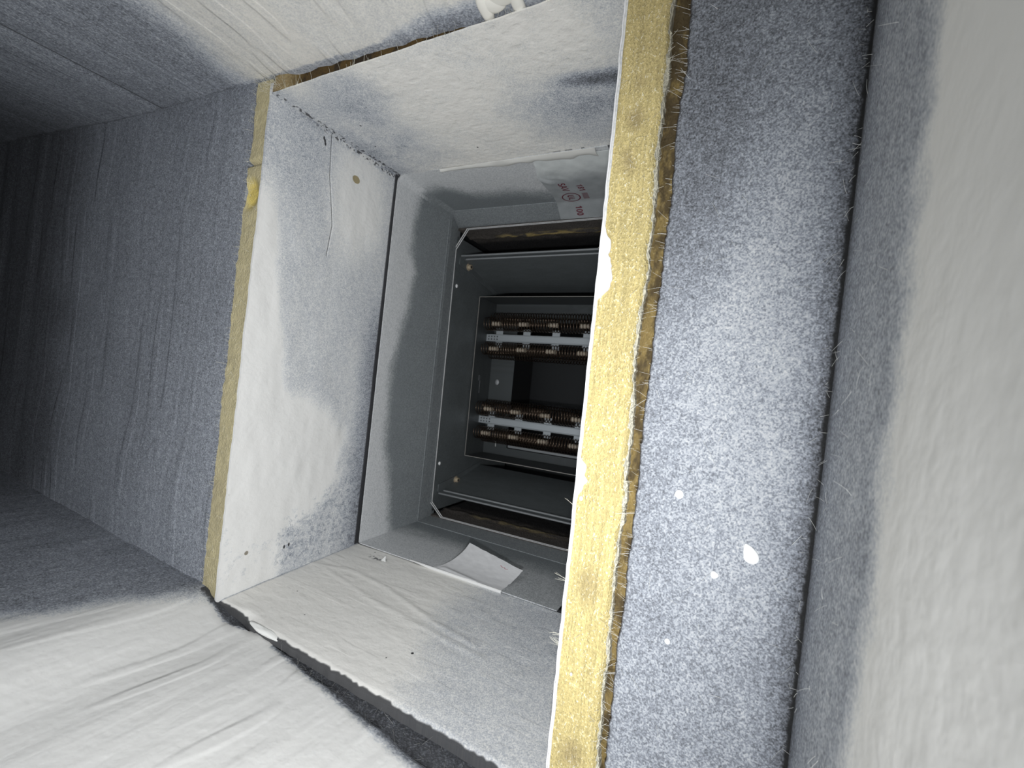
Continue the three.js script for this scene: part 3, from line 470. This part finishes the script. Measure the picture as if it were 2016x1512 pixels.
// ------------------------------------------------------------------ electric heater with coil elements
{
  const t = thing('electric_heater', 'dark grey duct heater with two racks of coiled heating wire inside a metal frame', 'heater', [-0.25, 0.23, 0]);
  t.rotation.z = 0.03;
  const steel = (o) => surfaceMaterial({ s0: 0, s1: 0.2, t0: 0, t1: 0.4, tw: 256, th: 512, rough: 0.5, metal: 0.35, ...o, F: (s, q) => { const g = N(s / 0.0012, q / 0.0012), v = (o.tone ?? 0.38) + 0.05 * g + 0.05 * fbm(s / 0.02, q / 0.03); set(v * 0.94, v * 0.985, v, 0.0001 * g); } });
  const M = steel({}), edge = std(0x8d9092, 0.45, 0.4), dark = std(0x232527, 0.6, 0.3), screwM = std(0xb5a68e, 0.5, 0.2);
  // front frame: chamfered outline, two folded lines
  const out = [[-0.127, -0.1865], [-0.1065, -0.2045], [0.127, -0.2045], [0.127, 0.2095], [-0.1085, 0.2095], [-0.127, 0.1815]];
  const ringGeo = (off, w, z, d) => {
    const f = (k) => out.map(([x, y]) => new THREE.Vector2(x * (1 - k / 0.127), y * (1 - 0.5 * k / 0.207)));
    const s = new THREE.Shape(f(off)); s.holes.push(new THREE.Path(f(off + w).reverse())); const g = new THREE.ExtrudeGeometry(s, { depth: d, bevelEnabled: true, bevelSize: 0.0002, bevelThickness: 0.0002, bevelSegments: 1 }); g.translate(0, 0, z - d); return g;
  };
  mesh('frame', mergeGeometries([ringGeo(0, 0.0005, ZH, 0.0008), ringGeo(0.0019, 0.0004, ZH - 0.0012, 0.0008)]), std(0xd6d6d6, 0.5, 0.1), t, 'thin folded front frame with cut corners');
  // side walls, top and bottom plates, back
  mesh('side_wall', box(0.001, 0.40, 0.225, -0.1255, 0, -0.41), M, t); mesh('side_wall', box(0.001, 0.40, 0.225, 0.1255, 0, -0.41), M, t);
  const liner = (y, sg, yellow) => { const o = { s0: -0.125, s1: 0.125, t0: -0.53, t1: -0.2975, ns: 100, nt: 70, tw: 512, th: 512, back: [0, sg * 0.003, 0], flip: sg < 0,
    P: (s, q) => [s, y - sg * (0.0025 * (fbm(s / 0.01, q / 0.008) - 0.3) * sm(-0.31, -0.325, q) + 0.002 * sm(0.008, 0, Math.abs(q + 0.332 + 0.004 * (N(s / 0.03, 4) - 0.5)))), q],
    F: (s, q) => { const g = N(s / 0.0015, q / 0.0015), n = fbm(s / 0.02, q / 0.012), v = 0.20 + 0.08 * g + 0.08 * n; set(v * 1.05, v * 0.98, v * 0.92, 0.0006 * g);
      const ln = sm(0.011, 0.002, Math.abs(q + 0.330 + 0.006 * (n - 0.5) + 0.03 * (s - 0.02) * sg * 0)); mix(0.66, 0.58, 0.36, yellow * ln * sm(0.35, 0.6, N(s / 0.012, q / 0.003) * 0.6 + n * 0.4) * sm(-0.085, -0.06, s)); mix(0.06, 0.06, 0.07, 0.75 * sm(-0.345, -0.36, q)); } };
    mesh('dirty_plate', slab(o), surfaceMaterial(o), t, sg > 0 ? 'top plate with a yellow line of old glass fibre' : 'bottom plate with brown debris'); };
  liner(0.2088, 1, 0.85); liner(-0.2038, -1, 0.45);
  mesh('rear_panel', box(0.256, 0.42, 0.001, 0, 0, -0.535), dark, t);
  mesh('light_shield', mergeGeometries([box(0.002, 0.50, 0.40, -0.147, 0, -0.362), box(0.002, 0.50, 0.40, 0.19, 0, -0.362), box(0.34, 0.002, 0.40, 0.021, -0.246, -0.362), box(0.34, 0.002, 0.40, 0.021, 0.256, -0.362), box(0.34, 0.51, 0.002, 0.021, 0.004, -0.562)]), dark, t, 'added unseen box that keeps outside light from leaking in');  // unseen box added to stop daylight leaking into the heater
  mesh('sealant', mergeGeometries(Array.from({ length: 22 }, (_, i) => { const g = new THREE.SphereGeometry(0.0011 + 0.0006 * rnd(), 8, 6); g.translate(-0.1245 + 0.0004 * i * 0.4, -0.2035 + 0.0008 * rnd() + 0.006 * sm(10, 0, i), -0.299 - 0.0021 * i); return g; })), std(0x0d0d0e, 0.7), t, 'black bead of sealant');
  // small bright holes in the side wall
  for (const [y, z] of [[0.130, -0.3065], [-0.131, -0.306]]) { const g = new THREE.SphereGeometry(0.0027, 18, 10); g.scale(0.5, 1, 0.9); g.translate(-0.1247, y, z); mesh('rivet', g, std(0xf2f2f2, 0.6), t, 'bright rivet head'); }
  // sloping baffles, mirrored
  for (const sg of [1, -1]) {
    const yo = 0.174 * sg, yi = 0.1466 * sg, zo = -0.31, zi = -0.425, xl = -0.1245;
    const o = { s0: xl, s1: 0.124, t0: 0, t1: 1, ns: 10, nt: 10, back: [0, sg * 0.001, 0], flip: sg > 0, P: (s, q) => [s, lerp(yo, yi, q), lerp(zo, zi, q)] };
    if (sg > 0) o.flip = false; else o.flip = true;
    const b = mesh('baffle', slab(o), M, t, sg > 0 ? 'upper sloping baffle' : 'lower sloping baffle');
    const rod = (y, z, x0, r) => { const g = new THREE.CapsuleGeometry(r, 0.124 - x0, 4, 10); g.rotateZ(Math.PI / 2); g.translate((x0 + 0.124) / 2, y, z); return g; };
    mesh('hem', mergeGeometries([rod(yo + sg * 0.0012, zo + 0.0005, xl + 0.002, 0.0014), rod(yo - sg * 0.0042, zo + 0.0002, xl + 0.010, 0.0013)]), edge, b, 'folded front hem');
    const tab = new THREE.Shape(); tab.moveTo(0.0, 0); tab.lineTo(0.115, -0.0274); tab.lineTo(0.115, -0.033); tab.lineTo(0.03, -0.0165); tab.lineTo(0.0, -0.0125); tab.quadraticCurveTo(-0.003, -0.012, -0.003, -0.009); tab.lineTo(-0.003, -0.002); tab.closePath();
    const tg = new THREE.ExtrudeGeometry(tab, { depth: 0.0009, bevelEnabled: true, bevelSize: 0.0002, bevelThickness: 0.0002, bevelSegments: 1 }); tg.rotateY(Math.PI / 2); if (sg < 0) tg.scale(1, -1, 1);
    if (sg < 0) { const ix = tg.index; if (!ix) { const p = tg.attributes.position; for (let i = 0; i < p.count; i += 3) for (const a of Object.values(tg.attributes)) for (let k = 0; k < a.itemSize; k++) { const w = a.array[(i + 1) * a.itemSize + k]; a.array[(i + 1) * a.itemSize + k] = a.array[(i + 2) * a.itemSize + k]; a.array[(i + 2) * a.itemSize + k] = w; } } tg.computeVertexNormals(); }
    tg.translate(xl + 0.0002, yo, zo);
    mesh('tab', tg, M, b, 'side tab screwed to the wall');
    const hex = new THREE.CylinderGeometry(0.0032, 0.0034, 0.0034, 6), ws = new THREE.CylinderGeometry(0.0044, 0.0046, 0.0009, 20), slot = new THREE.CylinderGeometry(0.0017, 0.0017, 0.0003, 14);
    hex.rotateZ(-Math.PI / 2); ws.rotateZ(-Math.PI / 2); slot.rotateZ(-Math.PI / 2); hex.translate(0.0024, 0, 0); slot.translate(0.0042, 0, 0);
    const p = sg > 0 ? [0.1645, -0.331] : [-0.1615, -0.352], sc = mesh('screw', mergeGeometries([hex, ws]), screwM, t, 'rusty hex screw'); sc.position.set(-0.1231, p[0], p[1]); sc.scale.setScalar(1.2); mesh('recess', slot, dark, sc);
  }
  // element rack: box of thin plates
  const zf = -0.37, zb = -0.4265, zc = (zf + zb) / 2, zd = zf - zb;
  const rackM = steel({ tone: 0.25 });
  const rk = (n, g, l) => mesh(n, g, rackM, t, l);
  rk('rack_plate', box(0.0008, 0.253, zd, -0.122, 0.0015, zc), 'left rack plate'); rk('rack_plate', box(0.0008, 0.253, zd, 0.122, 0.0015, zc), 'right rack plate');
  rk('rack_plate', box(0.2448, 0.0008, zd, 0, 0.128, zc), 'upper rack plate'); rk('rack_plate', box(0.2448, 0.0008, zd, 0, -0.125, zc), 'lower rack plate');
  mesh('rack_edge_glint', mergeGeometries([box(0.2448, 0.0008, 0.001, 0, 0.128, zf), box(0.2448, 0.0008, 0.001, 0, -0.125, zf), box(0.0008, 0.253, 0.001, -0.122, 0.0015, zf)]), std(0x9d9a95, 0.45, 0.3), t, 'front edges of the rack with the flash glint put into their colour');  // thin pale strips: flash highlight on the plate edges, painted in
  const bp = new THREE.Shape(); bp.moveTo(-0.1225, -0.126); bp.lineTo(0.1225, -0.126); bp.lineTo(0.1225, 0.1285); bp.lineTo(-0.1225, 0.1285); bp.closePath();
  const bh = new THREE.Path(); bh.moveTo(-0.078, -0.112); bh.lineTo(-0.078, 0.098); bh.lineTo(0.112, 0.098); bh.lineTo(0.112, -0.112); bh.closePath(); bp.holes.push(bh);
  const bg = new THREE.ExtrudeGeometry(bp, { depth: 0.001, bevelEnabled: false }); bg.translate(0, 0, zb - 0.0016); rk('back_plate', bg, 'plate with the air opening behind the coils');
  { const g = new THREE.SphereGeometry(0.0048, 20, 12); g.scale(0.8, 1, 0.35); g.translate(-0.1065, -0.0045, zb + 0.0006); mesh('plug', g, std(0x9b9da0, 0.5, 0.3), t, 'round grey plug'); }
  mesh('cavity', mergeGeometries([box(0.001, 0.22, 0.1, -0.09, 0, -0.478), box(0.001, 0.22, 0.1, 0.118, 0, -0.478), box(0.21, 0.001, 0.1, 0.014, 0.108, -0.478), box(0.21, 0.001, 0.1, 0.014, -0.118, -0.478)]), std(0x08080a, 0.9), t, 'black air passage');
  mesh('support_rail', box(0.2, 0.004, 0.0014, 0.025, -0.1085, zb + 0.001, 0.0005), edge, t, 'thin rail along the bottom');
  mesh('lead_wire', new THREE.TubeGeometry(new THREE.CatmullRomCurve3([new THREE.Vector3(-0.098, -0.098, -0.421), new THREE.Vector3(-0.0955, -0.104, -0.420), new THREE.Vector3(-0.0955, -0.111, -0.421)]), 12, 0.0006, 6), std(0xd8d8d4, 0.5), t);
  // clip on the left plate
  mesh('clip', mergeGeometries([box(0.0012, 0.009, 0.006, -0.1212, 0.0, -0.392, 0.0004), box(0.001, 0.022, 0.002, -0.1212, -0.014, -0.394, 0.0004)]), std(0x55575a, 0.5, 0.3), t, 'small clip on the rack plate');
  const insX = [-0.098, -0.049, 0.0005, 0.05, 0.098];
  const ceramic = std(0xa89d8d, 0.7), coilM = std(0x5a4d42, 0.28, 0.85), barM = std(0xaab0b4, 0.4, 0.4);
  class Helix extends THREE.Curve { constructor(r, n, x0, x1, ph) { super(); Object.assign(this, { r, n, x0, x1, ph }); } getPoint(u, p = new THREE.Vector3()) { const a = u * this.n * Math.PI * 2 + this.ph; return p.set(lerp(this.x0, this.x1, u), this.r * Math.cos(a), this.r * Math.sin(a)); } }
  const coilGeo = [0, 1].map((k) => { const n = 50 + 3 * k; const h = new Helix(0.0103 - 0.0004 * k, n, -0.118, 0.118, k); return new THREE.TubeGeometry(h, n * 16, 0.00078, 5); });
  const insGeo = (() => { const p = []; for (const [r, x] of [[0.0001, -0.0085], [0.0042, -0.0085], [0.0045, -0.008], [0.0045, -0.0052], [0.0034, -0.0045], [0.0034, -0.003], [0.0045, -0.0022], [0.0045, 0.0022], [0.0034, 0.003], [0.0034, 0.0045], [0.0045, 0.0052], [0.0045, 0.008], [0.0042, 0.0085], [0.0001, 0.0085]]) p.push(new THREE.Vector2(r, x)); const g = new THREE.LatheGeometry(p, 18); g.rotateZ(Math.PI / 2); return g; })();
  for (const [y, front, back] of [[0.0675, [0.0885, 0.0485], [0.1005, 0.044]], [-0.0675, [-0.0485, -0.0875], [-0.0445, -0.094]]]) {
    const sh = new THREE.Shape(); const w = 0.0055, tabH = 0.0155; sh.moveTo(-0.1215, y - w);
    for (const x of insX) { sh.lineTo(x - 0.006, y - w); sh.lineTo(x - 0.006, y - tabH); sh.lineTo(x + 0.006, y - tabH); sh.lineTo(x + 0.006, y - w); }
    sh.lineTo(0.1215, y - w); sh.lineTo(0.1215, y + w);
    for (const x of [...insX].reverse()) { sh.lineTo(x + 0.006, y + w); sh.lineTo(x + 0.006, y + tabH); sh.lineTo(x - 0.006, y + tabH); sh.lineTo(x - 0.006, y + w); }
    sh.lineTo(-0.1215, y + w); sh.closePath();
    const g = new THREE.ExtrudeGeometry(sh, { depth: 0.001, bevelEnabled: true, bevelSize: 0.0002, bevelThickness: 0.0002, bevelSegments: 1 }); g.translate(0, 0, -0.4035);
    const lipG = [1, -1].map((k) => { const q = new THREE.CapsuleGeometry(0.0009, 0.23, 3, 8); q.rotateZ(Math.PI / 2); q.translate(0, y + k * 0.0052, -0.4018); return q; });
    const bar = mesh('support_bar', mergeGeometries([g.toNonIndexed ? (g.index ? g.toNonIndexed() : g) : g, ...lipG.map((q) => q.toNonIndexed())]), barM, t, 'bright metal bar carrying two coils');
    const pf = []; for (let i = 0; i < 4; i++) for (let j = 0; j < 2; j++) { const q = new THREE.CylinderGeometry(0.0011, 0.0011, 0.0004, 10); q.rotateX(Math.PI / 2); q.translate(-0.117 + 0.0052 * i, y - 0.0022 + 0.0044 * j, -0.4021); pf.push(q); }
    mesh('perforation', mergeGeometries(pf), dark, bar, 'small dark holes at the bar end');
    front.forEach((cy, k) => { const c = mesh('heating_coil', coilGeo[k], coilM, t, 'front coil of brown resistance wire'); c.position.set(0, cy, -0.392);
      for (const x of insX) { const m = mesh('ceramic_insulator', insGeo, ceramic, c); m.position.set(x, 0, 0.004); m.scale.set(0.85, 0.8, 0.8); } });
    back.forEach((cy, k) => { const c = mesh('heating_coil', coilGeo[1 - k], coilM, t, 'rear coil in shadow'); c.position.set(0, cy, -0.4143); });
  }
}

// ------------------------------------------------------------------ the lamp that lights the duct
{
  const t = thing('flash_lamp', 'small round white lamp held just beside the lens', 'lamp', [FLASH.pos[0], FLASH.pos[1], FLASH.pos[2] + 0.0035]);
  const d = flash.target.position.clone().sub(flash.position); t.rotation.y = Math.atan2(-d.x, -d.z);
  const g = new THREE.CylinderGeometry(0.003, 0.003, 0.0004, 24); g.rotateX(Math.PI / 2);
  mesh('lens', g, new THREE.MeshStandardMaterial({ color: 0xffffff, emissive: 0xfbfdff, emissiveIntensity: 2 }), t);
  const h = new THREE.CylinderGeometry(0.0045, 0.0045, 0.003, 24); h.rotateX(Math.PI / 2); h.translate(0, 0, 0.0019);
  mesh('housing', h, std(0x1b1b1d, 0.5), t);
}
renderer.render(scene, camera);
